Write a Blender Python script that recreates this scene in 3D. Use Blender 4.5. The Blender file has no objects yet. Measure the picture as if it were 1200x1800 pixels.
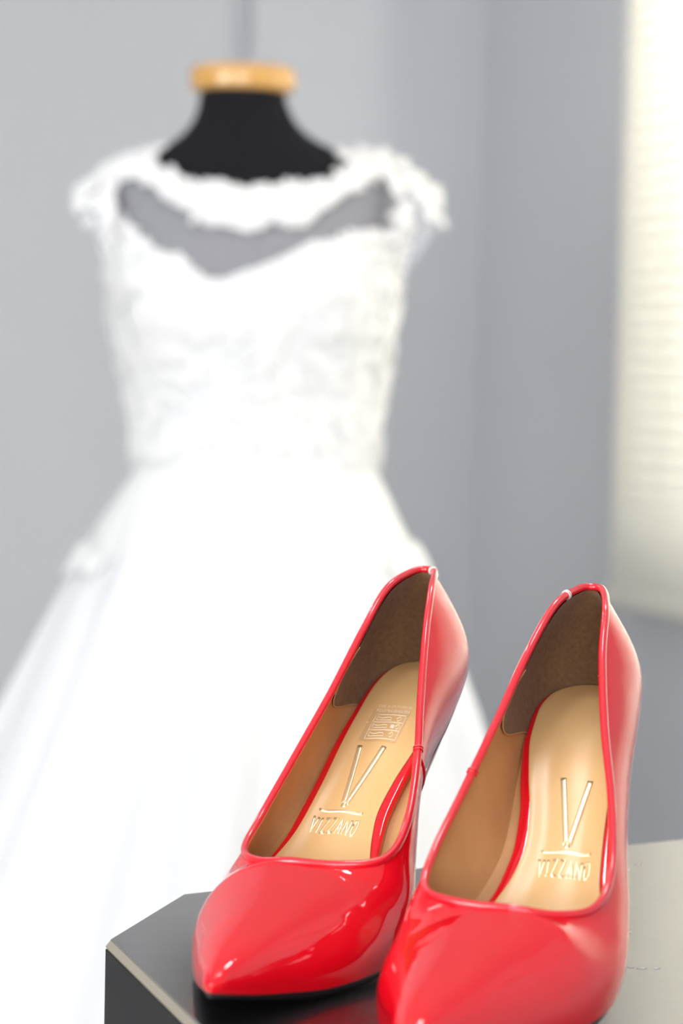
import bpy, bmesh, math, random
from mathutils import Vector, Matrix
random.seed(7)
scene = bpy.context.scene
col = scene.collection

# ------------------------------------------------------------------ camera
Z0 = 0.95                      # height of the pedestal top
CAM_H, PITCH, ROLL = 0.22073, 0.058708, -0.023
cam_d = bpy.data.cameras.new('camera'); cam = bpy.data.objects.new('camera', cam_d); col.objects.link(cam)
cam_d.sensor_fit = 'VERTICAL'; cam_d.sensor_height = 36; cam_d.lens = 85
cp, sp = math.cos(PITCH), math.sin(PITCH); cr_, sr_ = math.cos(ROLL), math.sin(ROLL)
fw = Vector((0, cp, -sp)); rt = Vector((1, 0, 0)); up = Vector((0, sp, cp))
R_, U_ = rt*cr_ - up*sr_, rt*sr_ + up*cr_
M = Matrix((R_, U_, -fw)).transposed().to_4x4(); M.translation = (0, 0, Z0 + CAM_H); cam.matrix_world = M
cam_d.clip_start = 0.02
cam_d.dof.use_dof = True; cam_d.dof.focus_distance = 0.965; cam_d.dof.aperture_fstop = 8.7; cam_d.dof.aperture_blades = 0
scene.camera = cam

# ------------------------------------------------------------------ room frame
KX, KY = 0.233, 4.30           # corner of pillar face and window wall
E1 = Vector((-0.936, -0.352, 0)).normalized()     # along the back wall, away from the window wall
E2 = Vector((0.352, -0.936, 0)).normalized()      # along the window wall, towards the camera
def room(a, b, z): return Vector((KX, KY, 0)) + E1*a + E2*b + Vector((0, 0, z))
ROOM_W, ROOM_L, ROOM_H = 4.4, 6.2, 2.65
WIN = (0.665, 2.75, 0.92, 2.15)       # e2 range and z range of the window beside the dress
FWIN = (1.9, 4.2, 0.75, 2.35)      # e1 range and z range of the window behind the camera
LWIN = (2.9, 5.6, 0.75, 2.35)      # e2 range and z range of the window in the wall on the left

# ------------------------------------------------------------------ light
world = bpy.data.worlds.new('world'); scene.world = world; world.use_nodes = True
world.node_tree.nodes['Background'].inputs[0].default_value = (0.80, 0.90, 1.0, 1)
world.node_tree.nodes['Background'].inputs[1].default_value = 2.0
def area(name, loc, direction, sx, sy, power, color):
    d = bpy.data.lights.new(name, 'AREA'); d.shape = 'RECTANGLE'; d.size = sx; d.size_y = sy; d.energy = power; d.color = color
    o = bpy.data.objects.new(name, d); col.objects.link(o); o.location = loc
    o.rotation_euler = Vector(direction).to_track_quat('-Z', 'Z').to_euler(); return o
area('daylight_side_window', room(-0.42, (WIN[0]+WIN[1])/2, (WIN[2]+WIN[3])/2), E1, WIN[1]-WIN[0]+.2, WIN[3]-WIN[2]+.2, 135, (1, .98, .95))
area('daylight_front_window', room((FWIN[0]+FWIN[1])/2, ROOM_L+0.35, (FWIN[2]+FWIN[3])/2), -E2, FWIN[1]-FWIN[0], FWIN[3]-FWIN[2], 80, (.98, .98, 1))
area('daylight_left_window', room(ROOM_W+0.35, (LWIN[0]+LWIN[1])/2, (LWIN[2]+LWIN[3])/2), -E1, LWIN[1]-LWIN[0], LWIN[3]-LWIN[2], 170, (1, .99, .97))
scene.view_settings.view_transform = 'Standard'; scene.view_settings.look = 'None'
scene.view_settings.gamma = 1; scene.view_settings.use_curve_mapping = False
scene.view_settings.exposure = 0.08

# ------------------------------------------------------------------ materials
def mat(name, base, rough=.5, metal=0, coat=0, coat_rough=.03, spec=.5, sheen=0, noise=None, bump=None, trans=None):
    m = bpy.data.materials.new(name); m.use_nodes = True; nt = m.node_tree; b = nt.nodes['Principled BSDF']
    b.inputs['Base Color'].default_value = (*base, 1); b.inputs['Roughness'].default_value = rough
    b.inputs['Metallic'].default_value = metal; b.inputs['Coat Weight'].default_value = coat
    b.inputs['Coat Roughness'].default_value = coat_rough; b.inputs['Specular IOR Level'].default_value = spec
    b.inputs['Sheen Weight'].default_value = sheen
    tc = nt.nodes.new('ShaderNodeTexCoord')
    if noise:                                    # (scale, amount, second colour)
        n = nt.nodes.new('ShaderNodeTexNoise'); n.inputs['Scale'].default_value = noise[0]; n.inputs['Detail'].default_value = 5
        nt.links.new(tc.outputs['Object'], n.inputs['Vector'])
        r = nt.nodes.new('ShaderNodeValToRGB'); r.color_ramp.elements[0].position = .3; r.color_ramp.elements[1].position = .7
        r.color_ramp.elements[0].color = (*base, 1); r.color_ramp.elements[1].color = (*noise[1], 1)
        nt.links.new(n.outputs['Fac'], r.inputs['Fac']); nt.links.new(r.outputs['Color'], b.inputs['Base Color'])
    if bump:                                     # (scale, strength, distance)
        n = nt.nodes.new('ShaderNodeTexNoise'); n.inputs['Scale'].default_value = bump[0]; n.inputs['Detail'].default_value = 3
        nt.links.new(tc.outputs['Object'], n.inputs['Vector'])
        bp = nt.nodes.new('ShaderNodeBump'); bp.inputs['Strength'].default_value = bump[1]; bp.inputs['Distance'].default_value = bump[2]
        nt.links.new(n.outputs['Fac'], bp.inputs['Height']); nt.links.new(bp.outputs['Normal'], b.inputs['Normal'])
        if coat and len(bump) > 3: nt.links.new(bp.outputs['Normal'], b.inputs['Coat Normal'])
    if trans:                                    # share of translucent light
        t = nt.nodes.new('ShaderNodeBsdfTranslucent'); t.inputs['Color'].default_value = (*trans[1], 1)
        mx = nt.nodes.new('ShaderNodeMixShader'); mx.inputs[0].default_value = trans[0]
        nt.links.new(b.outputs[0], mx.inputs[1]); nt.links.new(t.outputs[0], mx.inputs[2])
        nt.links.new(mx.outputs[0], nt.nodes['Material Output'].inputs[0])
    return m
def sheer(name, color, opacity, rough=.8):
    m = bpy.data.materials.new(name); m.use_nodes = True; nt = m.node_tree; b = nt.nodes['Principled BSDF']
    b.inputs['Base Color'].default_value = (*color, 1); b.inputs['Roughness'].default_value = rough
    b.inputs['Alpha'].default_value = opacity; return m
M_WALL = mat('grey_wall_paint', (.545, .558, .582), .75, bump=(60, .05, .002))
M_CEIL = mat('white_ceiling_paint', (.66, .66, .66), .8)
M_FLOOR = mat('pale_floor_tile', (.55, .53, .50), .35, noise=(3, (.48, .46, .43)))
M_FRAME = mat('white_window_frame', (.8, .8, .8), .4)
M_SLAT = mat('cream_blind_slat', (.80, .79, .74), .45, trans=(.42, (.90, .875, .81)))
M_RAIL = mat('cream_blind_rail', (.80, .79, .74), .4, trans=(.45, (.92, .885, .80)))
M_GLASS = bpy.data.materials.new('window_glass'); M_GLASS.use_nodes = True
_nt = M_GLASS.node_tree; _t = _nt.nodes.new('ShaderNodeBsdfTransparent'); _g = _nt.nodes.new('ShaderNodeBsdfGlossy'); _g.inputs['Roughness'].default_value = .02
_mx = _nt.nodes.new('ShaderNodeMixShader'); _mx.inputs[0].default_value = .06
_nt.links.new(_t.outputs[0], _mx.inputs[1]); _nt.links.new(_g.outputs[0], _mx.inputs[2]); _nt.links.new(_mx.outputs[0], _nt.nodes['Material Output'].inputs[0])
M_RED = mat('red_patent_leather', (.76, .004, .014), .4, spec=.0, coat=1, coat_rough=.03, bump=(90, .10, .0008, 1))
M_RED.node_tree.nodes['Principled BSDF'].inputs['Coat IOR'].default_value = 1.6
M_RED2 = mat('red_patent_binding', (.72, .006, .02), .3, coat=1, coat_rough=.04)
M_LIN = mat('tan_leather_lining', (.62, .33, .135), .5, noise=(60, (.55, .285, .11)), bump=(900, .15, .0003))
M_SUEDE = mat('brown_suede_heel_lining', (.235, .125, .058), .95, sheen=.08, noise=(500, (.175, .09, .04)), bump=(1500, .5, .0004))
M_SOCK = mat('tan_insole_leather', (.80, .50, .22), .30, spec=.5, noise=(25, (.74, .45, .19)), bump=(700, .06, .0003))
M_GOLD = mat('gold_foil', (1, .85, .52), .30, metal=.7)
M_PRINT = mat('pale_print', (.95, .82, .62), .5)
M_PATCH = mat('tan_print_patch', (.66, .405, .175), .42)
M_THREAD = mat('tan_thread', (.55, .36, .15), .7)
M_CLEAR = mat('pale_nylon_thread', (.85, .75, .70), .3)
M_SOLE = mat('black_outsole', (.012, .012, .013), .5)
M_TIP = mat('black_heel_tip', (.015, .015, .015), .45)
M_BLACK = mat('black_lacquer', (.008, .008, .009), .32, spec=.5, coat=.9, coat_rough=.12, bump=(60, .05, .002))
M_SIDE = mat('black_laminate', (.018, .018, .019), .55, spec=.2)
M_EDGE = mat('painted_edge_glint', (.28, .25, .19), .35)  # window reflection along the lacquer chamfer, painted in as an even tan
M_CHIP = mat('chipped_lacquer', (.75, .73, .74), .6)
M_FORM = mat('black_jersey', (.006, .006, .009), .9, spec=.3)
M_WOOD = mat('varnished_wood', (.78, .45, .14), .25, coat=.6, noise=(14, (.62, .32, .08)))
M_SATIN = mat('white_satin', (.87, .87, .87), .55, noise=(6, (.82, .82, .825)), bump=(90, .25, .004))
M_SKIRT = mat('white_tulle_skirt', (.86, .865, .88), .7)
M_LACE = mat('white_lace', (.88, .88, .87), .7, bump=(160, .6, .003))
M_TULLE = sheer('sheer_white_tulle', (.82, .82, .88), .36)
M_METAL = mat('dark_stand_metal', (.05, .05, .05), .4, metal=.8)

# ------------------------------------------------------------------ helpers
def obj(name, verts, faces, material, parent=None, smooth=True, weld=0, recalc=False):
    me = bpy.data.meshes.new(name); me.from_pydata([tuple(v) for v in verts], [], faces)
    if weld or recalc:
        bm = bmesh.new(); bm.from_mesh(me)
        if weld: bmesh.ops.remove_doubles(bm, verts=bm.verts, dist=weld)
        if recalc: bmesh.ops.recalc_face_normals(bm, faces=bm.faces)
        bm.to_mesh(me); bm.free()
    me.update()
    if smooth:
        for p in me.polygons: p.use_smooth = True
    me.materials.append(material)
    o = bpy.data.objects.new(name, me); col.objects.link(o)
    if parent: o.parent = parent
    return o
def empty(name, loc=(0, 0, 0), rz=0):
    o = bpy.data.objects.new(name, None); col.objects.link(o); o.location = loc; o.rotation_euler = (0, 0, rz); o.empty_display_size = .05
    return o
def tag(o, label=None, cat=None, group=None, kind=None):
    for k, v in (('label', label), ('category', cat), ('group', group), ('kind', kind)):
        if v: o[k] = v
    return o
def gridfaces(nu, nv, off=0, closed=False, flip=False):
    f = []
    for i in range(nu if closed else nu-1):
        for j in range(nv-1):
            i2 = (i+1) % nu
            q = (off+i*nv+j, off+i2*nv+j, off+i2*nv+j+1, off+i*nv+j+1)
            f.append(q[::-1] if flip else q)
    return f
def box_vf(c, ax, ay, az):
    """box about c with half-axis vectors"""
    v = [c + ax*sx + ay*sy + az*sz for sx in (-1, 1) for sy in (-1, 1) for sz in (-1, 1)]
    f = [(0, 1, 3, 2), (4, 6, 7, 5), (0, 4, 5, 1), (2, 3, 7, 6), (0, 2, 6, 4), (1, 5, 7, 3)]
    return v, f
class MB:
    def __init__(s): s.v, s.f = [], []
    def add(s, v, f):
        o = len(s.v); s.v += list(v); s.f += [tuple(i+o for i in q) for q in f]; return s
    def box(s, c, ax, ay, az): return s.add(*box_vf(c, ax, ay, az))
    def rbox(s, a0, a1, b0, b1, z0, z1):           # box in the room frame
        return s.box(room((a0+a1)/2, (b0+b1)/2, (z0+z1)/2), E1*(a1-a0)/2, E2*(b1-b0)/2, Vector((0, 0, (z1-z0)/2)))
    def build(s, name, material, parent=None, smooth=False, **k): return obj(name, s.v, s.f, material, parent, smooth, recalc=True, **k)
def catmull(P, n, first=None, last=None):
    P = [Vector(p) for p in P]; Q = [first or 2*P[0]-P[1]] + P + [last or 2*P[-1]-P[-2]]; out = []
    for i in range(1, len(Q)-2):
        a, b, c, d = Q[i-1:i+3]
        for k in range(n):
            t = k/n; out.append(.5*((2*b)+(c-a)*t+(2*a-5*b+4*c-d)*t*t+(3*b-a-3*c+d)*t**3))
    return out + [P[-1]]
def tube(path, r, n=8, closed=False, cap=True):
    v, f = [], []; m = len(path); prev = None
    for i, p in enumerate(path):
        a = path[(i-1) % m] if (closed or i) else path[0]; b = path[(i+1) % m] if (closed or i < m-1) else path[-1]
        t = (b-a).normalized()
        if prev is None: nrm = t.orthogonal().normalized()
        else:
            nrm = prev - t*prev.dot(t); nrm.normalize()
        prev = nrm; bn = t.cross(nrm); rr = r(i/(m-1)) if callable(r) else r
        v += [p + (nrm*math.cos(2*math.pi*k/n) + bn*math.sin(2*math.pi*k/n))*rr for k in range(n)]
    for i in range(m if closed else m-1):
        for k in range(n):
            i2 = (i+1) % m; f.append((i*n+k, i*n+(k+1) % n, i2*n+(k+1) % n, i2*n+k))
    if cap and not closed: f += [tuple(range(n))[::-1], tuple((m-1)*n+k for k in range(n))]
    return v, f
def interp(tab):
    """monotone cubic through (x, y) rows"""
    x = [a for a, b in tab]; y = [b for a, b in tab]; d = [(y[i+1]-y[i])/(x[i+1]-x[i]) for i in range(len(x)-1)]
    m = [d[0]] + [0 if d[i]*d[i+1] <= 0 else 2*d[i]*d[i+1]/(d[i]+d[i+1]) for i in range(len(d)-1)] + [d[-1]]
    def f(q):
        if q <= x[0]: return y[0]
        if q >= x[-1]: return y[-1]
        i = max(k for k in range(len(x)-1) if x[k] <= q); H = x[i+1]-x[i]; t = (q-x[i])/H
        return (2*t**3-3*t**2+1)*y[i]+(t**3-2*t**2+t)*H*m[i]+(-2*t**3+3*t**2)*y[i+1]+(t**3-t**2)*H*m[i+1]
    return f
def lerp(a, b, t): return a + (b-a)*t
def sstep(a, b, x): t = min(1, max(0, (x-a)/(b-a))); return t*t*(3-2*t)

# ------------------------------------------------------------------ room shell
def struct(mb, name, m): return tag(mb.build(name, m), kind='structure')
W2, L2, H2, T = ROOM_W, ROOM_L, ROOM_H, .15
struct(MB().rbox(-.6, W2+.2, -.5, L2+.2, -.1, 0), 'floor', M_FLOOR)
struct(MB().rbox(-T, W2+T, -.3, L2+T, H2, H2+.1), 'ceiling', M_CEIL)
struct(MB().rbox(-T, W2+T, -.25, -.05, 0, H2), 'wall_back', M_WALL)
struct(MB().rbox(0, .427, -.05, 0, 0, H2), 'wall_pillar', M_WALL)
l0, l1, x0, x1 = LWIN
struct(MB().rbox(W2, W2+T, -.12, l0, 0, H2).rbox(W2, W2+T, l1, L2, 0, H2).rbox(W2, W2+T, l0, l1, 0, x0).rbox(W2, W2+T, l0, l1, x1, H2), 'wall_left', M_WALL)
w3 = MB()
for k in range(4):
    c = lerp(l0+.025, l1-.025, k/3); w3.rbox(W2+.04, W2+.10, c-.025, c+.025, x0, x1)
w3.rbox(W2+.04, W2+.10, l0, l1, x0, x0+.05).rbox(W2+.04, W2+.10, l0, l1, x1-.05, x1)
w3 = struct(w3, 'window_3', M_FRAME)
for k in range(3):
    c0, c1 = lerp(l0+.025, l1-.025, k/3)+.02, lerp(l0+.025, l1-.025, (k+1)/3)-.02
    MB().rbox(W2+.067, W2+.073, c0, c1, x0+.04, x1-.04).build('pane', M_GLASS, w3)
b0, b1, z0, z1 = WIN
struct(MB().rbox(-T, 0, -.12, b0, 0, H2).rbox(-T, 0, b1, L2, 0, H2).rbox(-T, 0, b0, b1, 0, z0).rbox(-T, 0, b0, b1, z1, H2), 'wall_right', M_WALL)
a0, a1, y0, y1 = FWIN
struct(MB().rbox(-T, a0, L2, L2+T, 0, H2).rbox(a1, W2+T, L2, L2+T, 0, H2).rbox(a0, a1, L2, L2+T, 0, y0).rbox(a0, a1, L2, L2+T, y1, H2), 'wall_front', M_WALL)
w1 = MB().rbox(-.10, -.05, b0, b0+.04, z0, z1).rbox(-.10, -.05, b1-.04, b1, z0, z1).rbox(-.10, -.05, (b0+b1)/2-.02, (b0+b1)/2+.02, z0, z1)
w1.rbox(-.10, -.05, b0, b1, z0, z0+.04).rbox(-.10, -.05, b0, b1, z1-.04, z1)
w1 = struct(w1, 'window_1', M_FRAME)
MB().rbox(-.079, -.073, b0+.03, (b0+b1)/2-.01, z0+.03, z1-.03).build('pane', M_GLASS, w1)
MB().rbox(-.079, -.073, (b0+b1)/2+.01, b1-.03, z0+.03, z1-.03).build('pane', M_GLASS, w1)
w2 = MB()
for k in range(5):
    c = lerp(a0+.025, a1-.025, k/4); w2.rbox(c-.025, c+.025, L2+.04, L2+.10, y0, y1)
w2.rbox(a0, a1, L2+.04, L2+.10, y0, y0+.05).rbox(a0, a1, L2+.04, L2+.10, y1-.05, y1)
w2 = struct(w2, 'window_2', M_FRAME)
for k in range(4):
    c0, c1 = lerp(a0+.025, a1-.025, k/4)+.02, lerp(a0+.025, a1-.025, (k+1)/4)-.02
    MB().rbox(c0, c1, L2+.067, L2+.073, y0+.04, y1-.04).build('pane', M_GLASS, w2)

# ------------------------------------------------------------------ venetian blind
BB0, BB1, BZ0, BZ1 = 0.640, 2.86, 0.822, 2.28
OFF = .045
blind = tag(empty('venetian_blind', room(OFF, (BB0+BB1)/2, BZ0)), 'cream venetian blind with closed horizontal slats over the bright window', 'blind')
def in_blind(o): o.parent = blind; o.matrix_parent_inverse = Matrix.Translation(blind.location).inverted(); return o
def bl_strip(prof, z):               # profile in (e1 offset, z) swept along the wall
    v = []
    for b in (BB0, BB1):
        v += [room(OFF+p[0], b, z+p[1]) for p in prof]
    n = len(prof); f = [(i, (i+1) % n, n+(i+1) % n, n+i) for i in range(n)] + [tuple(range(n))[::-1], tuple(range(n, 2*n))]
    return v, f
sw, th = .0190, .0006
outer = []
for k in range(7):
    t = -1 + 2*k/6; outer.append((-.0075*t + .0022*(1-t*t), sw*.92*t))
inner = [(p[0]-th*1.5, p[1]) for p in outer[::-1]]
slat_v, slat_f = bl_strip(outer+inner, 0)
base = obj('slat', slat_v, slat_f, M_SLAT, None, False, recalc=True)
PIT = .0262
nsl = int((BZ1-.03-(BZ0+.045))/PIT)
for k in range(nsl):
    o = base if k == 0 else bpy.data.objects.new('slat', base.data)
    if k: col.objects.link(o)
    o.location = (0, 0, BZ0+.043+k*PIT); in_blind(o)
v, f = bl_strip([(-.012, 0), (.010, 0), (.014, .006), (.014, .022), (.010, .028), (-.012, .028)], BZ0+.002); in_blind(obj('bottom_rail', v, f, M_RAIL, None, False, recalc=True))
v, f = bl_strip([(-.03, 0), (.02, 0), (.02, .04), (-.03, .04)], BZ1-.04); in_blind(obj('head_rail', v, f, M_RAIL, None, False, recalc=True))
for b in (BB0+.16, (BB0+BB1)/2, BB1-.16):
    v, f = tube([room(OFF+.009, b, BZ0+.02), room(OFF+.009, b, BZ1-.03)], .0009, 6); in_blind(obj('ladder_cord', v, f, M_RAIL))

# ------------------------------------------------------------------ ceiling lamp above the shoes
M_LAMP = bpy.data.materials.new('lamp_diffuser'); M_LAMP.use_nodes = True
M_LAMP.node_tree.nodes['Principled BSDF'].inputs['Emission Color'].default_value = (1, .97, 1, 1); M_LAMP.node_tree.nodes['Principled BSDF'].inputs['Emission Strength'].default_value = 22
def lathe(name, prof, m, parent, n=32):
    v = [Vector((r*math.cos(2*math.pi*q/n), r*math.sin(2*math.pi*q/n), z)) for r, z in prof for q in range(n)]
    f = [(i*n+q, i*n+(q+1) % n, (i+1)*n+(q+1) % n, (i+1)*n+q) for i in range(len(prof)-1) for q in range(n)] + [tuple(range(n)), tuple((len(prof)-1)*n+q for q in range(n))]
    return obj(name, v, f, m, parent, recalc=True)
batten = tag(empty('batten_lamp', (-1.25, 2.55, ROOM_H-.07)), 'long white ceiling batten lamp beside the dress form', 'lamp')
bx_ = Vector((.35, -.94, 0)).normalized(); by_ = Vector((-bx_.y, bx_.x, 0))
v, f = box_vf(Vector((0, 0, .05)), bx_*.62, by_*.05, Vector((0, 0, .02))); obj('housing', v, f, M_FRAME, batten, False, recalc=True)
v, f = tube([bx_*-.58 + Vector((0, 0, .018)), bx_*.58 + Vector((0, 0, .018))], .016, 12); obj('lamp_tube', v, f, M_LAMP, batten)
for lx, ly, what in ((.22, 1.75, 'round white ceiling lamp between the pedestal and the dress form'), (.06, .98, 'round white ceiling lamp right above the black pedestal')):
    lamp = tag(empty('ceiling_lamp', (lx, ly, ROOM_H-.06)), what, 'lamp', 'round ceiling lamps')
    lathe('rim', [(.13, .059), (.165, .055), (.165, .02), (.15, .012), (.145, .02)], M_FRAME, lamp)
    lathe('diffuser', [(.145, .02), (.14, .008), (.11, .001), (.06, -.004), (.005, -.005)], M_LAMP, lamp)

# ------------------------------------------------------------------ pedestal (chamfered black box)
def ccw_off(poly, d):
    n = len(poly); out = []
    for i in range(n):
        p0, p1, p2 = poly[i-1], poly[i], poly[(i+1) % n]
        a = (p1-p0).normalized(); b = (p2-p1).normalized()
        na = Vector((-a.y, a.x)); nb = Vector((-b.y, b.x)); m = (na+nb).normalized(); out.append(p1 + m*(d/max(.3, m.dot(na))))
    return out
PA, PB = Vector((-.064, 1.003)), Vector((-.087, .920))
u1 = Vector((.232, .148)).normalized(); u2 = Vector((.041, -.118)).normalized()
LB, LF, CH = .42, .30, .08
p_far = PA + u1*LB; p_nl = PB + u2*LF
c3 = p_far + (u2+u1).normalized()*CH*1.05; d3 = c3 + u2*(LF*.98)
c2 = p_nl + (u1+u2).normalized()*CH*1.05
poly = [PA, PB, p_nl, c2, d3 + (-u1+u2).normalized()*CH*1.05 if False else d3, c3, p_far]
# put d3's chamfer in
poly = [PA, PB, p_nl, c2, c2 + u1*LB*.93, d3, c3, p_far]
area2 = sum(poly[i-1].x*poly[i].y - poly[i].x*poly[i-1].y for i in range(len(poly)))
if area2 < 0: poly = poly[::-1]
cen = sum(poly, Vector((0, 0)))/len(poly)
ped = tag(empty('pedestal', (cen.x, cen.y, 0)), 'black lacquered pedestal with cut corners carrying the red shoes', 'pedestal')
def ped_part(name, rings, m, smooth=False, caps=True):
    v = []; n = len(poly)
    for off, z in rings: v += [Vector((p.x-cen.x, p.y-cen.y, z)) for p in ccw_off(poly, off)]
    f = [(r*n+i, r*n+(i+1) % n, (r+1)*n+(i+1) % n, (r+1)*n+i) for r in range(len(rings)-1) for i in range(n)]
    if caps: f += [tuple(range(n))[::-1], tuple((len(rings)-1)*n+i for i in range(n))]
    return obj(name, v, f, m, ped, smooth, recalc=True)
ped_part('body', [(0.0, .0), (0, Z0-.0042)], M_SIDE)
ped_part('glint_edge', [(0.0006, Z0-.0042), (.0, Z0-.0030), (.0021, Z0-.0001), (.0026, Z0-.0003)], M_EDGE, caps=False)  # chamfer strip, its pale colour stands in for reflected window light
ped_part('top_panel', [(0.0016, Z0-.004), (.0018, Z0-.0004), (.0023, Z0)], M_BLACK)
def chip(x, y, r, ang, st):
    n = 9; v, f = [], []
    for k in range(n):
        a = 2*math.pi*k/n; rr = r*(.6+.6*random.random()); px, py = rr*st*math.cos(a), rr*math.sin(a)/st
        v.append(Vector((x-cen.x+px*math.cos(ang)-py*math.sin(ang), y-cen.y+px*math.sin(ang)+py*math.cos(ang), Z0+.00002)))
    v += [p+Vector((0, 0, .00015)) for p in v]
    f = [(i, (i+1) % n, n+(i+1) % n, n+i) for i in range(n)] + [tuple(range(n, 2*n))]
    obj('chip', v, f, M_CHIP, ped, False)
for x, y, r, a, s in ((.108, .895, .0016, .1, 1.3), (.112, .8935, .0012, .3, 1.2), (.116, .892, .0014, 0, 1.5), (.1215, .8925, .0012, .2, 1.3), (.131, 1.072, .0014, .7, 2.2), (.138, 1.085, .0012, .7, 2.2), (.122, 1.06, .0011, .2, 1.8), (.12, 1.0, .0006, 0, 1), (.118, .95, .0008, 0, 1.5)):
    chip(x, y, r, a, s)

# ------------------------------------------------------------------ the shoes (local: x to the toe, y to the inner side, z up)
zi = interp([(-.02, .100), (0, .0965), (.02, .0905), (.05, .0735), (.08, .050), (.11, .0285), (.14, .0145), (.16, .0100), (.2, .0075), (.3, .009)])
zb = interp([(-.02, .096), (0, .0920), (.02, .0865), (.05, .0695), (.08, .0460), (.11, .0245), (.14, .0095), (.16, .0055), (.195, .0040), (.225, .0070), (.255, .0125)])
LC = [(13.0, 0, 137.0), (17.4, -5.2, 135.9), (35.0, -9.6, 130.0), (54.8, -12.6, 114.3), (75.8, -18.2, 90.5), (96.0, -25.4, 66.6), (118.4, -30.2, 46.0), (138.0, -28.6, 37.0), (150.9, -17.8, 36.0), (156.6, -1.0, 38.2),
      (180, 2.5, 33.5), (204, 5, 29.0), (226, 6.5, 24.5), (241, 7, 20.5), (249.5, 7.2, 16.5)]
LB_ = [(3, 0), (5.5, -10), (16, -18), (36, -21.5), (62, -24), (88, -28.5), (113, -35), (137, -38.5), (158, -37), (178, -31.5), (200, -22), (222, -11), (238, -2.0), (247, 3.3), (251, 7.2)]
MC = [(13.0, 0, 137.0), (17.8, 5.4, 136.1), (36.0, 10.3, 131.0), (57.4, 15.4, 115.2), (80.1, 21.5, 91.5), (102.6, 28.0, 68.4), (127.0, 32.5, 49.3), (145.0, 30.5, 40.0), (153.9, 17.0, 38.2), (156.6, -1.0, 38.2)] + LC[10:]
MBm = [(3, 0), (5.5, 10), (16, 18), (36, 20.5), (62, 18.8), (88, 18), (113, 25.5), (140, 37), (160, 40), (180, 37), (201, 30), (222, 21.5), (238, 15.3), (247, 10.9), (251, 7.2)]
mm = .001
NSUB, NV = 8, 15
def side_curves(C, B):
    V_ = [Vector(p)*mm for p in C]; flip = lambda p: Vector((p.x, -p.y, p.z))
    Cc = catmull(V_[:10], NSUB, flip(V_[1]), flip(V_[8])) + catmull(V_[9:], NSUB)[1:]
    W_ = [Vector((p[0], p[1], 0))*mm for p in B]; Bc = catmull(W_, NSUB, flip(W_[1]))
    return Cc, [Vector((p.x, p.y, zb(p.x))) for p in Bc]
def wall(C, B, sgn):
    Cc, Bc = side_curves(C, B); n = len(Cc); P = []
    for i in range(n):
        tau = i/NSUB; a, b = Bc[max(0, i-1)], Bc[min(n-1, i+1)]; t = (b-a); t.z = 0; t.normalize()
        nout = Vector((-t.y, t.x, 0))*sgn
        if i == 0: nout = Vector((-1, 0, 0))
        ridge = sstep(6.2, 9.0, tau); tip = sstep(12.6, 14, tau)
        side = Vector((0, sgn, 0)); nc = (nout*(1-ridge) + side*ridge).normalized(); nc = (nc*(1-tip) + Vector((1, .0, 0))*tip*1.0 + side*.15*tip).normalized()
        if tip >= 1: nout = Vector((1, 0, 0)); nc = nout
        ln = (Cc[i]-Bc[i]).length; hz = max(.004, Cc[i].z-Bc[i].z); wd = Vector((Cc[i].x-Bc[i].x, Cc[i].y-Bc[i].y, 0)).length
        heel = 1-sstep(2.5, 6, tau)
        bl = .0055*sstep(5, 7, tau)*(1-sstep(7.6, 9.2, tau)) if sgn > 0 else 0
        p1 = Bc[i] + nout*(ln*lerp(.16, .17, heel) + bl*.6) + Vector((0, 0, hz*lerp(.42, .42, heel)))
        top_dir = nc*(ln*lerp(.14, .25, heel) + bl) - Vector((0, 0, hz*.32))
        rid_dir = nc*(wd*.60*(1-tip)+ln*.45*tip) - Vector((0, 0, hz*.01))
        p1r = Bc[i] + nout*(wd*.05+.002*(1-tip)+ln*.3*tip) + Vector((0, 0, hz*.55))
        p1 = p1*(1-ridge) + p1r*ridge
        p2 = Cc[i] + top_dir*(1-ridge) + rid_dir*ridge
        row = []
        for j in range(NV):
            s = j/(NV-1); q = 1-s
            row.append(Bc[i]*q**3 + p1*(3*q*q*s) + p2*(3*q*s*s) + Cc[i]*s**3)
        P.append(row)
    return P, Cc, Bc
WL, CL, BL = wall(LC, LB_, -1); WM, CM, BM = wall(MC, MBm, 1)
def normals(P, sgn):
    n, m = len(P), len(P[0]); N = []
    for i in range(n):
        row = []
        for j in range(m):
            du = P[min(n-1, i+1)][j]-P[max(0, i-1)][j]; dv = P[i][min(m-1, j+1)]-P[i][max(0, j-1)]
            c = du.cross(dv)*(1 if sgn > 0 else -1); row.append(-c.normalized() if c.length > 1e-12 else Vector((0, 0, 1)))
        N.append(row)
    return N
NL, NM = normals(WL, -1), normals(WM, 1)
# make normals point outwards (away from the inside)
def outward(P, N):
    i, j = len(P)//3, len(P[0])//3; inside = Vector((.07, -.004, .08))
    s = 1 if N[i][j].dot(P[i][j]-inside) > 0 else -1
    return [[q*s for q in r] for r in N]
NL, NM = outward(WL, NL), outward(WM, NM)
for a, b in zip(NL[0], NM[0]): a.y = 0; b.y = 0; a.normalize(); b.normalize()
for i in range(9*NSUB, len(NL)):
    m_ = (NL[i][-1] + NM[i][-1]).normalized(); NL[i][-1] = m_.copy(); NM[i][-1] = m_.copy()
def offs(P, N, d): return [[p + q*d for p, q in zip(r, s)] for r, s in zip(P, N)]
def flat(P): return [p for r in P for p in r]
sockL = interp([(.006, 0), (.0068, -.005), (.010, -.0105), (.0186, -.0145), (.0327, -.0165), (.045, -.0170), (.0665, -.0190), (.0815, -.0203), (.099, -.0225), (.115, -.0265), (.14, -.0315), (.158, -.031), (.175, -.025)])
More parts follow.
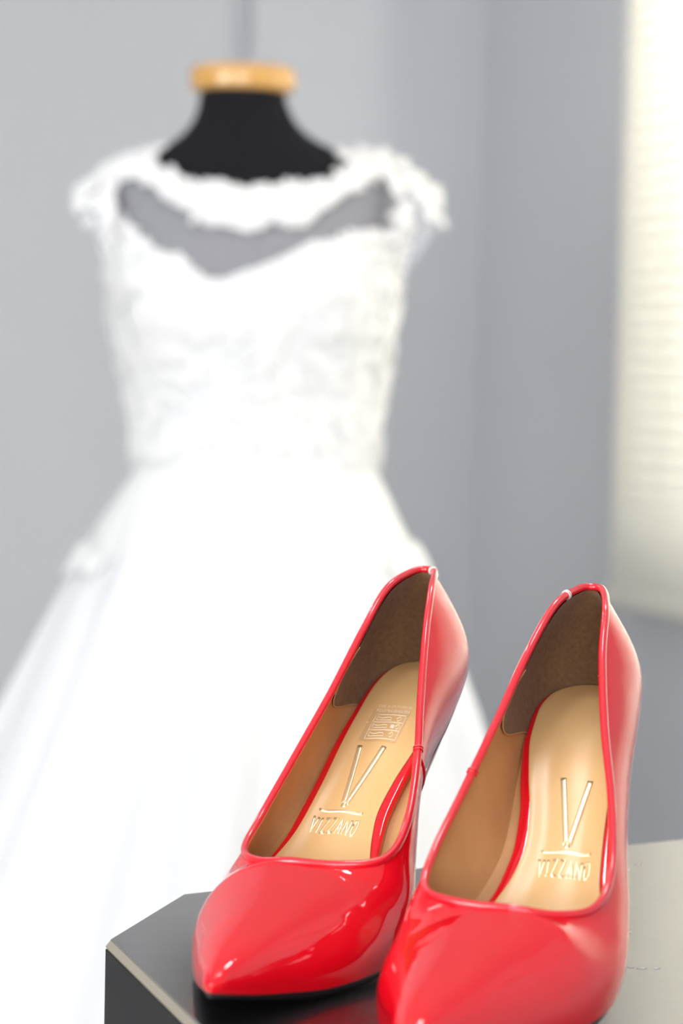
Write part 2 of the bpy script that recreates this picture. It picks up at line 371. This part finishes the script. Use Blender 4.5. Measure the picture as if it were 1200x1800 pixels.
sockM = interp([(.006, 0), (.0068, .005), (.010, .0105), (.0168, .0150), (.0284, .0172), (.0426, .0168), (.0605, .0134), (.0757, .0093), (.089, .0077), (.099, .0092), (.112, .0130), (.135, .0215), (.158, .0245), (.175, .021)])
def sock_z(x, y):
    yl, ym = sockL(x), sockM(x); c = (yl+ym)/2; w = max(.004, (ym-yl)/2); t = (y-c)/w
    z = zi(x) + .0016
    z += .0011*sstep(.4, 1.0, abs(t))*sstep(.02, .05, x)                       # slightly dished
    z += .00035*math.cos(t*5.2)*sstep(.03, .06, x)                             # soft lengthwise channels
    return z
xs_s = [.006 + .0008*(k/6)**1.5 for k in range(7)] + [.0068+(.0102)*(k/8)**1.3 for k in range(1, 9)] + [.017+(.158)*k/60 for k in range(1, 61)]
def make_shoe(name, label, sg, with_print, pose):
    X, Y, th = pose
    S = lambda p: Vector((p.x, p.y*sg, p.z))
    root = tag(empty(name, (X, Y, Z0), 0), label, 'shoe', 'pair of red court shoes')
    dx, dy = -math.sin(th), -math.cos(th)            # toe direction in the world
    root.rotation_euler = (0, 0, math.atan2(dy, dx))
    # local +y (sg folded in) must map on the image right for sg=+1: rotate (0,1) -> (-dy, dx)
    def part(nm, v, f, m, parent=root, smooth=True, **k): return obj(nm, [S(Vector(p)) for p in v], f, m, parent, smooth, recalc=True, **k)
    nu = len(WL)
    fl = gridfaces(nu, NV); fm = [tuple(i+nu*NV for i in q) for q in gridfaces(nu, NV)]
    part('upper', flat(WL)+flat(WM), fl+fm, M_RED, weld=.00012)
    # lining, split where the suede heel patch ends
    iL, iM = offs(WL, NL, -.0013), offs(WM, NM, -.0013)
    cut = int(3.35*NSUB); lin_end = int(9.7*NSUB)
    vL = flat(iL)+flat(iM)
    part('lining', vL, [q for q in fl if cut-2 <= min(q)//NV < lin_end] + [tuple(i+nu*NV for i in q) for q in gridfaces(nu, NV) if cut-2 <= min(q)//NV < lin_end], M_LIN, weld=.00005)
    hL, hM = offs(WL, NL, -.0020), offs(WM, NM, -.0020)
    def patch_grid(P):                                # front edge bows forward in the middle
        rows = []
        for i in range(cut+1):
            r = []
            for j in range(NV):
                s = j/(NV-1); e = 1 + .30*math.sin(math.pi*s)*0.6 - .10*(1-s)
                u = min(len(P)-1.001, i*e); k = int(u); r.append(P[k][j].lerp(P[k+1][j], u-k))
            rows.append(r)
        return rows
    gL, gM = patch_grid(hL), patch_grid(hM); npg = cut+1
    fg = gridfaces(npg, NV)
    hp = part('heel_patch', flat(gL)+flat(gM), fg+[tuple(i+npg*NV for i in q) for q in fg], M_SUEDE, weld=.00005)
    for g, Nn in ((gL, NL), (gM, NM)):
        p = [q + (Vector((.07, 0, q.z))-q).normalized()*.0002 for q in g[-1]]
        v, f = tube([p[k] for k in range(0, NV)], .00026, 6); part('seam_stitch', v, f, M_THREAD, hp)
    # rolled binding along the topline
    loop = [p for p in CL[:9*NSUB]] + [p for p in CM[9*NSUB:0:-1]]
    v, f = tube(loop, .0016, 10, closed=True); bd = part('topline_binding', v, f, M_RED2)
    # binding joins: small thread bars near the heel and on the inner side
    def bar(curve, idx, r, m, nm):
        a, b = curve[idx], curve[idx+1]; t = (b-a).normalized()
        for k in (-1, 1):
            c = a + t*.0006*k; n1 = t.orthogonal().normalized(); n2 = t.cross(n1)
            ring = [c + (n1*math.cos(q*math.pi/6)+n2*math.sin(q*math.pi/6))*.0018 for q in range(12)]
            v, f = tube(ring, r, 6, closed=True); part(nm, v, f, m, bd)
    bar(CM, int((.75 if with_print else 1.5)*NSUB), .00028, M_CLEAR, 'thread_bar')
    # inner side seam over the wall
    ks = int(4.75*NSUB)
    line = [WM[ks][j].lerp(WM[ks+1][j], .5) + NM[ks][j]*.0002 for j in range(NV-1, 1, -1)]
    v, f = tube(line, .0006, 6); part('side_seam', v, f, M_RED2)
    bar(CM, ks, .0004, M_RED2, 'binding_join')
    # insole board wrapped in red, and the tan sock on it
    def board(dl, dm, top, bot, mname, m, rnd):
        v, f = [], []; prof = []
        for x in xs_s:
            yl, ym = sockL(x), sockM(x); c = (yl+ym)/2
            wl = (c-yl); wm = (ym-c); g = min(1, max(0, (x-.006)/.004)); g = math.sqrt(g) if g < 1 else 1
            L_, R_2 = c-wl-dl(x)*g, c+wm+dm(x)*g
            xx = x - (1-g)*dl(.0)*.9
            row = [(L_+rnd, bot), (L_, bot+.3*(top-bot)), (L_, top-rnd*.8), (L_+rnd*.35, top-rnd*.2), (L_+rnd, top)]
            K = 14
            for k in range(1, K): row.append((lerp(L_+rnd, R_2-rnd, k/K), top))
            row += [(R_2-rnd, top), (R_2-rnd*.35, top-rnd*.2), (R_2, top-rnd*.8), (R_2, bot+.3*(top-bot)), (R_2-rnd, bot)]
            if R_2-L_ < 2*rnd: row = [(c+(q-c)*0+(k/(len(row)-1)-.5)*.0005, z) for k, (q, z) in enumerate(row)]
            for y, z in row: v.append(Vector((xx, y, sock_z(x, min(max(y, yl), ym)) + z)))
            prof = row
        n = len(prof); f = gridfaces(len(xs_s), n); f.append(tuple(range(n))); f.append(tuple((len(xs_s)-1)*n+k for k in range(n))[::-1])
        return part(mname, v, f, m)
    bdm = interp([(0, .0022), (.03, .0022), (.06, .0030), (.09, .0045), (.115, .0030), (.18, .0015)])
    bdl = interp([(0, .0022), (.03, .0024), (.06, .0034), (.09, .0036), (.12, .0025), (.18, .002)])
    board(bdl, bdm, -.0004, -.0048, 'insole_board', M_RED, .0014)
    sock = board(lambda x: 0, lambda x: 0, .0004, -.0006, 'insole_sock', M_SOCK, .0004)
    # gold logo: mapped from a flat frame on the sock (u to the reader's right, w towards the heel)
    OX, OY = .0955, -.0083*sg
    def on_sock(u, w, dz):
        x = OX - w - u*sg*0*.1; y = (OY + u)*sg + .085*w
        return Vector((x, y, sock_z(x, y) + .0004 + dz))
    def stroke(mb, pts, wd, hgt=.0004):
        """flat bar through points (u,w) following the surface"""
        P = []
        for (p, q) in zip(pts[:-1], pts[1:]):
            k = max(1, int(math.hypot(q[0]-p[0], q[1]-p[1])/.0012))
            P += [(lerp(p[0], q[0], i/k), lerp(p[1], q[1], i/k)) for i in range(k)]
        P.append(pts[-1]); v = []
        for i, p in enumerate(P):
            a, b = P[max(0, i-1)], P[min(len(P)-1, i+1)]; t = Vector((b[0]-a[0], b[1]-a[1])).normalized(); nn = Vector((-t.y, t.x))*wd/2
            for s, dz in ((1, -.0003), (1, hgt*.6), (.6, hgt), (-.6, hgt), (-1, hgt*.6), (-1, -.0003)): v.append(on_sock(p[0]+nn.x*s, p[1]+nn.y*s, dz))
        f = gridfaces(len(P), 6) + [tuple(range(6)), tuple((len(P)-1)*6+k for k in range(6))]
        mb.add(v, f)
    def poly_part(nm, lines, wd, m=M_GOLD, hgt=.0004, parent=sock):
        mb = MB()
        for l in lines: stroke(mb, l, wd, hgt)
        part(nm, mb.v, mb.f, m, parent)
    k = mm
    poly_part('gold_letter', [[(-5.2*k, 34.5*k), (-.55*k, 9.4*k)], [(5.2*k, 34.5*k), (.55*k, 9.4*k)], [(-1.1*k, 9.3*k), (1.1*k, 9.3*k)]], 2.25*k, hgt=.0006)
    poly_part('gold_bar', [[(-9.2*k, 6.4*k), (9.2*k, 6.4*k)]], .95*k)
    LW, LH = 2.1*k, 6.2*k
    GL = {'V': [[(-1, 1), (0, -1), (1, 1)]], 'I': [[(0, 1), (0, -1)]], 'Z': [[(-1, 1), (1, 1), (-1, -1), (1, -1)]],
          'A': [[(-1, -1), (0, 1), (1, -1)], [(-.55, -.3), (.55, -.3)]], 'N': [[(-1, -1), (-1, 1), (1, -1), (1, 1)]],
          'O': [[(-.9, .55), (-.5, 1), (.5, 1), (.9, .55), (.9, -.55), (.5, -1), (-.5, -1), (-.9, -.55), (-.9, .55)]]}
    adv = [2.9, 2.0, 3.0, 3.0, 3.0, 3.1, 3.0]; pos = -sum(adv)/2
    for ch, a in zip('VIZZANO', adv):
        c = pos + a/2; pos += a
        poly_part('gold_letter', [[((c+px*.98)*k, py*LH/2) for px, py in l] for l in GL[ch]], .95*k, hgt=.0004)
    if with_print:
        C0, W0 = .0016, .0443                     # centre of the printed panel in (u, w)
        def rect_patch(u0, u1, w0, w1, m, dz, nm):
            nU, nW = 10, 12; v = [on_sock(lerp(u0, u1, i/(nU-1)), lerp(w0, w1, j/(nW-1)), dz) for i in range(nU) for j in range(nW)]
            part(nm, v, gridfaces(nU, nW), m, sock)
        rect_patch(C0-8.6*k, C0+7.4*k, W0-7.4*k, W0+8.2*k, M_PATCH, .00014, 'print_panel')
        u0, u1 = C0-6.6*k, C0+6.6*k; rows_ = [W0-6.2*k, W0-2.1*k, W0+1.9*k, W0+5.8*k]
        ln = [[(u0, r), (u1, r)] for r in rows_] + [[(u0, rows_[0]), (u0, rows_[3])], [(u1, rows_[0]), (u1, rows_[3])]]
        shoe_ic = [(-1, -.7), (-1, .8), (-.55, .25), (-.1, .2), (.35, .5), (.8, .45), (1, .1), (1, -.7), (-1, -.7)]
        for r in range(3):
            cw = (rows_[r]+rows_[r+1])/2; cu = u0 + (4.2 if r != 1 else 4.0)*k
            ln.append([(cu+px*3.2*k, cw+py*1.25*k) for px, py in shoe_ic])
            du = u1-2.6*k if r != 1 else u1-1.5*k
            ln.append([(du-1.05*k, cw), (du, cw+1.25*k), (du+1.05*k, cw), (du, cw-1.25*k), (du-1.05*k, cw)])
        ln.append([(u0-2.4*k, W0+1.0*k), (u0-1.5*k, W0+1.2*k)])
        poly_part('print_pictogram', ln, .20*k, M_PRINT, .0003)
        poly_part('print_square', [[(u1-4.6*k, W0-.1*k), (u1-2.9*k, W0-.1*k)]], 1.8*k, M_PRINT, .0003)
        for txt, w_, hgt_ in (('CNPJ: 56.379.771/0001-82', W0+9.6*k, 1.35*k), ('INDÚSTRIA BRASILEIRA', W0+7.0*k, 1.45*k)):
            cu = bpy.data.curves.new('t', 'FONT'); cu.body = txt; cu.size = 1; cu.align_x = 'CENTER'; cu.resolution_u = 2
            to = bpy.data.objects.new('t', cu); col.objects.link(to)
            dg = bpy.context.evaluated_depsgraph_get(); me = to.evaluated_get(dg).to_mesh()
            wid = max(vv.co.x for vv in me.vertices)-min(vv.co.x for vv in me.vertices); sx = 14.6*k/wid; sy = hgt_/.72
            vv_ = [on_sock(C0-.3*k+vv.co.x*sx, w_+vv.co.y*sy, .00025) for vv in me.vertices]; ff = [tuple(p.vertices) for p in me.polygons]
            bpy.data.objects.remove(to)
            part('print_line', vv_, ff, M_PRINT, sock)
    # outsole
    n = len(BL); v, f = [], []
    for i in range(n):
        for s in range(9):
            q = BL[i].lerp(BM[i], s/8); v.append(Vector((q.x, q.y, zb(q.x)+.0003)))
    off = len(v)
    for i in range(n):
        for s in range(9):
            e_ = lerp(.03, .10, sstep(.17, .24, BL[i].x)); q = BL[i].lerp(BM[i], e_+(1-2*e_)*s/8); v.append(Vector((q.x, q.y, zb(q.x)-lerp(.0036, .0018, sstep(.20, .245, q.x)))))
    f = gridfaces(n, 9) + gridfaces(n, 9, off)
    for i in range(n-1):
        f += [(i*9, (i+1)*9, off+(i+1)*9, off+i*9), (i*9+8, (i+1)*9+8, off+(i+1)*9+8, off+i*9+8)]
    f += [tuple(range((n-1)*9, n*9)) + tuple(range(off+n*9-1, off+(n-1)*9-1, -1))]
    part('outsole', v, f, M_SOLE)
    part('insole_base', [p + Vector((0, 0, .0012)) for p in v[:off]], gridfaces(n, 9), M_LIN)
    # curved heel and its tip
    hb = interp([(0, 44), (.008, 42.5), (.03, 33), (.05, 20), (.06, 12.5), (.075, 4.6), (.085, 3.0), (.10, 3.0)])
    hf = interp([(0, 53), (.03, 50), (.05, 50), (.065, 52), (.10, 54)])
    hw = interp([(0, 4.6), (.03, 5.6), (.05, 8.2), (.06, 11), (.075, 15.5), (.085, 17.6), (.10, 18.5)])
    def hring(z, topfit=False):
        b_, f_, w_ = hb(z)*mm, hf(z)*mm, hw(z)*mm; r = []
        for q in range(20):
            a = 2*math.pi*q/20; ca, sa = math.cos(a), math.sin(a)
            x = (b_+f_)/2 - ca*(f_-b_)/2; y = -.004*(1-sstep(.0, .06, z)) + sa*w_*(1 if ca > 0 else .92)
            zz = min(z, zb(x)-.0005) if z > .03 else z
            r.append(Vector((x, y, zz)))
        return r
    v = []; zs = [.006, .012, .02, .03, .04, .047, .054, .060, .066, .072, .078, .084, .0895, .095]
    for z in zs: v += hring(z)
    f = [(i*20+q, i*20+(q+1) % 20, (i+1)*20+(q+1) % 20, (i+1)*20+q) for i in range(len(zs)-1) for q in range(20)]
    f += [tuple(range(20)), tuple((len(zs)-1)*20+q for q in range(20))]
    hl = part('heel', v, f, M_RED)
    v = hring(0.0) + hring(.006); f = [(q, (q+1) % 20, 20+(q+1) % 20, 20+q) for q in range(20)] + [tuple(range(20)), tuple(range(20, 40))]
    part('heel_tip', v, f, M_TIP, hl)
    return root
make_shoe('court_shoe', 'red patent pointed court shoe with a small printed panel on its tan insole', 1, True, (.0409, 1.03502, .356))
make_shoe('court_shoe', 'red patent pointed court shoe with only gold lettering on its plain tan insole', -1, False, (.1041, .96842, .297))

# ------------------------------------------------------------------ dress form and wedding dress
DY = 2.80; FX = -.108
ZC = Z0 + CAM_H
def px2(px, py, depth=DY):
    x, y = px-600, py-900
    X_ = x*cr_ - y*sr_; Y_ = x*sr_ + y*cr_; F_ = 4250
    d = fw + rt*(X_/F_) - up*(Y_/F_); t = depth/d.y
    return d.x*t, ZC + d.z*t
# silhouette rows: (pixel row, left, right, half depth in metres)
SIL = [(118, 352, 503, .045), (160, 352, 501, .046), (200, 346, 512, .050), (235, 325, 540, .056), (262, 290, 590, .066), (285, 240, 640, .076), (312, 208, 682, .086), (345, 192, 700, .096),
       (400, 194, 697, .104), (450, 195, 693, .112), (520, 199, 692, .120), (570, 204, 688, .120), (620, 213, 680, .112), (680, 227, 668, .102), (740, 238, 659, .096), (790, 242, 656, .094)]
rows = []
for py, l, r, d in SIL:
    xl, z = px2(l, py); xr, z2 = px2(r, py); rows.append(((z+z2)/2, xl-FX, xr-FX, d))
rows.sort()
RL, RR, RD = interp([(r[0], r[1]) for r in rows]), interp([(r[0], r[2]) for r in rows]), interp([(r[0], r[3]) for r in rows])
YAW = math.radians(-11)
def S(th, z, off=0):
    """surface of the form: th=0 front (towards the camera), positive to the picture's right"""
    l, r, d = RL(z), RR(z), RD(z); c = (l+r)/2; w = (r-l)/2
    s, k = math.sin(th), math.cos(th)
    e = .9
    x = c + (w+off)*math.copysign(abs(s)**e, s); y = -(d+off)*math.copysign(abs(k)**e, k)
    # bust swell
    if k > 0:
        b = math.exp(-((z-zpy(520))/.055)**2)*.022
        y -= b*(math.exp(-((th-.62)/.35)**2) + math.exp(-((th+.78)/.35)**2))
    return Vector((x, y, z))
def zpy(py): return px2(445, py)[1]
ZT = zpy(118); ZW = zpy(800)
form = tag(empty('dress_form', (FX, DY, 0)), 'black dress form with a wooden neck cap wearing the white gown', 'dress form')
NT = 48
ths = [-math.pi + 2*math.pi*i/NT for i in range(NT)]
zr = [zpy(y) for y in (800, 740, 680, 620, 570, 520, 480, 440, 400, 370, 345, 325, 305, 290, 275, 262, 248, 235, 215, 195, 175, 160, 145)]
v = [S(t, z) for t in ths for z in zr]; f = gridfaces(NT, len(zr), closed=True)
f += [tuple(i*len(zr) for i in range(NT)), tuple(i*len(zr)+len(zr)-1 for i in range(NT))[::-1]]
obj('torso', v, f, M_FORM, form, recalc=True)
# neck cap (turned wood)
xl, zc0 = px2(333, 161); xr, _ = px2(520, 161); zc1 = zpy(117); cw = (xr-xl)/2; cx = (xl+xr)/2 - FX
v = []; NC = 40; prof = [(.80, -.001), (.97, .001), (1.0, .006), (1.0, (zc1-zc0)*.7), (.98, (zc1-zc0)*.86), (.93, (zc1-zc0)*.95), (.5, (zc1-zc0)*1.02), (.02, (zc1-zc0)*1.03)]
for r, z in prof:
    for q in range(NC): a = 2*math.pi*q/NC; v.append(Vector((cx+cw*r*math.cos(a), cw*r*.80*math.sin(a), zc0+z)))
f = [(i*NC+q, i*NC+(q+1) % NC, (i+1)*NC+(q+1) % NC, (i+1)*NC+q) for i in range(len(prof)-1) for q in range(NC)] + [tuple(range(NC)), tuple((len(prof)-1)*NC+q for q in range(NC))]
obj('neck_cap', v, f, M_WOOD, form, recalc=True)
v, f = tube([Vector((0, 0, .02)), Vector((0, 0, ZW+.02))], .016, 14); obj('pole', v, f, M_METAL, form)
mb = MB()
v, f = tube([Vector((0, 0, 0)), Vector((0, 0, .012)), Vector((0, 0, .022))], lambda t: .16 if t < .9 else .05, 28); obj('base', v, f, M_METAL, form, smooth=False)

dress = tag(empty('wedding_dress', (FX, DY, 0)), 'white lace wedding gown with sheer neckline and full skirt', 'dress')
# edges as a function of the angle, given as picture rows
def edge(tab, dz=0): return interp([(math.radians(a), zpy(y)+dz) for a, y in tab])
bod_top = edge([(-180, 440), (-120, 440), (-92, 420), (-75, 400), (-58, 372), (-48, 406), (-38, 434), (-25, 455), (-13, 488), (-9, 490), (-4, 480), (8, 455), (20, 428), (34, 414), (46, 398), (58, 392), (75, 400), (92, 430), (120, 440), (180, 440)], -.006)
neck_hi = edge([(-180, 262), (-120, 262), (-90, 268), (-60, 274), (-45, 304), (-30, 324), (-12, 340), (0, 344), (15, 342), (30, 328), (45, 306), (62, 278), (90, 266), (120, 262), (180, 262)])
coll_lo = edge([(-180, 330), (-120, 320), (-95, 322), (-70, 338), (-50, 342), (-36, 356), (-24, 392), (-10, 424), (-2, 428), (8, 416), (17, 418), (25, 390), (36, 358), (50, 338), (65, 326), (95, 318), (120, 320), (180, 330)], .008)
def band(lo, hi, off, n=12, nt=120, scal=0, amp=0):
    v = []
    for i in range(nt):
        t = -math.pi + 2*math.pi*i/nt
        a, b = lo(t), hi(t)
        if scal: a += amp*(abs(math.sin(t*scal))-.5)
        for j in range(n): z = lerp(a, b, j/(n-1)); v.append(S(t, z, off))
    return v, gridfaces(nt, n, closed=True)
zw = lambda t: zpy(815)
v, f = band(zw, bod_top, .006, 26, 140); bo = obj('bodice', v, f, M_SATIN, dress, recalc=True)
v, f = band(lambda t: bod_top(t)-.02, lambda t: neck_hi(t)-.004, .004, 16); obj('tulle_yoke', v, f, M_TULLE, dress, recalc=True)
v, f = band(coll_lo, neck_hi, .0085, 10, 200, 13, .006); obj('lace_collar', v, f, M_LACE, dress, recalc=True)
# lace motifs along the edges: small five-petal flowers and leaves, curved with the body
def motif(mb, c, nrm, tan, r, kind):
    bt = nrm.cross(tan).normalized(); tan = bt.cross(nrm).normalized()
    n = 15 if kind else 12; ring = []
    for q in range(n):
        a = 2*math.pi*q/n; rr = r*(.62+.38*abs(math.cos(2.5*a))) if kind else r*(1 if q % 2 else .85)
        ring.append(c + tan*(math.cos(a)*rr*(1 if kind else 1.6)) + bt*(math.sin(a)*rr*(1 if kind else .6)) + nrm*(.0008))
    v = [c + nrm*.0035] + ring + [p - nrm*.0012 for p in ring]
    f = [(0, 1+q, 1+(q+1) % n) for q in range(n)] + [(1+q, 1+n+q, 1+n+(q+1) % n, 1+(q+1) % n) for q in range(n)] + [tuple(1+n+q for q in range(n))[::-1]]
    mb.add(v, f)
def snorm(t, z):
    a = S(t+.02, z)-S(t-.02, z); b = S(t, z+.004)-S(t, z-.004); return a.cross(b).normalized()
def scatter(name, func, count, r0, r1, span=(-1.9, 1.9), jit=.01, off=.008):
    mb = MB()
    for i in range(count):
        t = lerp(span[0], span[1], (i+random.random()*.8)/count); z = func(t) + random.uniform(-jit, jit)
        nrm = snorm(t, z); ang = random.uniform(0, 6.28); tan = (nrm.orthogonal().normalized())
        tan = Matrix.Rotation(ang, 3, nrm) @ tan
        motif(mb, S(t, z, off+random.uniform(0, .002)), nrm, tan, random.uniform(r0, r1), random.random() < .6)
    return obj(name, mb.v, mb.f, M_LACE, dress, smooth=False, recalc=False)
scatter('neckline_lace', lambda t: bod_top(t)-.009, 120, .006, .010, jit=.006)
scatter('collar_lace', lambda t: lerp(coll_lo(t)+.006, neck_hi(t)-.003, random.random()**1.4), 260, .005, .009, jit=.003, off=.010)
scatter('bodice_lace', lambda t: random.uniform(zpy(800), bod_top(t)-.01), 420, .008, .016, jit=.003, off=.0065)
scatter('collar_lace_edge', lambda t: neck_hi(t), 130, .005, .010, jit=.004, off=.006)
# cap sleeves: short strips over the shoulder points
def sleeve(name, pts_in, pts_tip, pts_low, m):
    """three picture polylines (shoulder side, outer edge, lower edge) at matching depths"""
    A = catmull([Vector(p) for p in pts_in], 6); B = catmull([Vector(p) for p in pts_tip], 6); v = []
    n = 9
    for a, b in zip(A, B):
        for j in range(n):
            s = j/(n-1); p = a.lerp(b, s); p.z += .010*math.sin(math.pi*s); v.append(p)
    return obj(name, v, gridfaces(len(A), n), m, dress, recalc=True)
def at(px, py, dy): x, z = px2(px, py, DY+dy); return Vector((x-FX, dy, z))
sl = [[at(262, 276, .045), at(236, 288, .0), at(214, 316, -.045), at(200, 372, -.075), at(197, 440, -.06)],
      [at(210, 304, .075), at(150, 338, .03), at(134, 362, -.02), at(160, 398, -.07), at(190, 448, -.065)]]
sr2 = [[at(628, 276, .045), at(660, 288, .0), at(682, 316, -.045), at(690, 372, -.075), at(690, 500, -.02)],
       [at(690, 304, .075), at(742, 330, .04), at(776, 362, .0), at(764, 405, -.05), at(692, 512, -.035)]]
tl = sleeve('cap_sleeve', sl[0], sl[1], None, M_TULLE); tr = sleeve('cap_sleeve', sr2[0], sr2[1], None, M_TULLE)
for S_, par, rr in ((sl, tl, .0105), (sr2, tr, .0115)):
    mb = MB(); A = catmull(S_[0], 8); B = catmull(S_[1], 8)
    for q in range(95):
        u = random.random(); i = min(len(A)-1, int(u*len(A))); s = 1-random.random()**1.5 if u < .72 else random.random()*.4 + .0
        p = A[i].lerp(B[i], s); p.z += .010*math.sin(math.pi*s)
        nrm = Vector((-.5 if S_ is sl else .5, -.8, .5)).normalized(); tan = Matrix.Rotation(random.uniform(0, 6.28), 3, nrm) @ nrm.orthogonal().normalized()
        motif(mb, p + nrm*.003, nrm, tan, rr*random.uniform(.7, 1.1), random.random() < .6)
    obj('sleeve_lace', mb.v, mb.f, M_LACE, par, smooth=False)
# skirt: gathered A-line to the floor
SK = [(800, 241, 657, .100), (830, 236, 663, .110), (870, 212, 682, .125), (920, 180, 704, .150), (985, 150, 732, .180), (1060, 114, 758, .21), (1150, 76, 786, .25), (1270, 24, 818, .30), (1500, -75, 870, .38), (1900, -240, 955, .48)]
sk = []
for py, l, r, d in SK:
    xl, z = px2(l, py); xr, z2 = px2(r, py); sk.append(((z+z2)/2, xl-FX, xr-FX, d))
zfl = .01; last = sk[-1]; prev = sk[-2]; kk = (last[0]-zfl)/(prev[0]-last[0])
sk.append((zfl, last[1]+(last[1]-prev[1])*kk*.8, last[2]+(last[2]-prev[2])*kk*.8, last[3]+(last[3]-prev[3])*kk*.8))
sk.sort(); KL, KR, KD = interp([(a, b) for a, b, c, d in sk]), interp([(a, c) for a, b, c, d in sk]), interp([(a, d) for a, b, c, d in sk])
ph = [random.uniform(0, 6.28) for _ in range(5)]
def K(th, z, off=0):
    l, r, d = KL(z)-off, KR(z)+off, KD(z)+off; c, w = (l+r)/2, (r-l)/2
    g = sstep(zpy(830), zpy(1400), z); fold = g*(.015*math.sin(9*th+ph[0]+.5*math.sin(3*th)) + .009*math.sin(17*th+ph[1]) + .003*math.sin(29*th+ph[2]))
    m = 1 + fold/max(w, .1)*1.3
    return Vector((c + w*m*math.sin(th), -d*m*math.cos(th), z))
NS = 180; zs = [lerp(zfl, zpy(1270), i/16) for i in range(16)] + [lerp(zpy(1270), zpy(800), i/30) for i in range(31)]
v = [K(-math.pi+2*math.pi*i/NS, z) for i in range(NS) for z in zs]
obj('skirt', v, gridfaces(NS, len(zs), closed=True), M_SKIRT, dress, recalc=True)
# overlay of lace from the waist to the hip with a scalloped hem
v = []; no = 12
hip = interp([(-3.15, zpy(975)), (-1.5, zpy(988)), (-.8, zpy(985)), (-.1, zpy(975)), (.6, zpy(985)), (1.4, zpy(978)), (3.15, zpy(975))])
for i in range(NS):
    t = -math.pi+2*math.pi*i/NS; h0 = hip(t) + .006*abs(math.sin(t*14))
    for j in range(no): z = lerp(h0, zpy(808), j/(no-1)); v.append(K(t, z, .0012))
obj('hip_lace', v, gridfaces(NS, no, closed=True), M_LACE, dress, recalc=True)
for sd in (-1, 1):
    mb = MB()
    for i in range(75):
        t = sd*lerp(1.05, 2.1, i/75); z = hip(t) + random.uniform(-.006, .012); p = K(t, z, .004 + .004*sstep(.75, 1, abs(math.sin(t))))
        nrm = (K(t+.02, z)-K(t-.02, z)).cross(K(t, z+.004)-K(t, z-.004)).normalized()
        motif(mb, p, nrm, Matrix.Rotation(random.uniform(0, 6.28), 3, nrm) @ nrm.orthogonal().normalized(), random.uniform(.008, .014), random.random() < .6)
    obj('hip_lace_edge', mb.v, mb.f, M_LACE, dress, smooth=False)
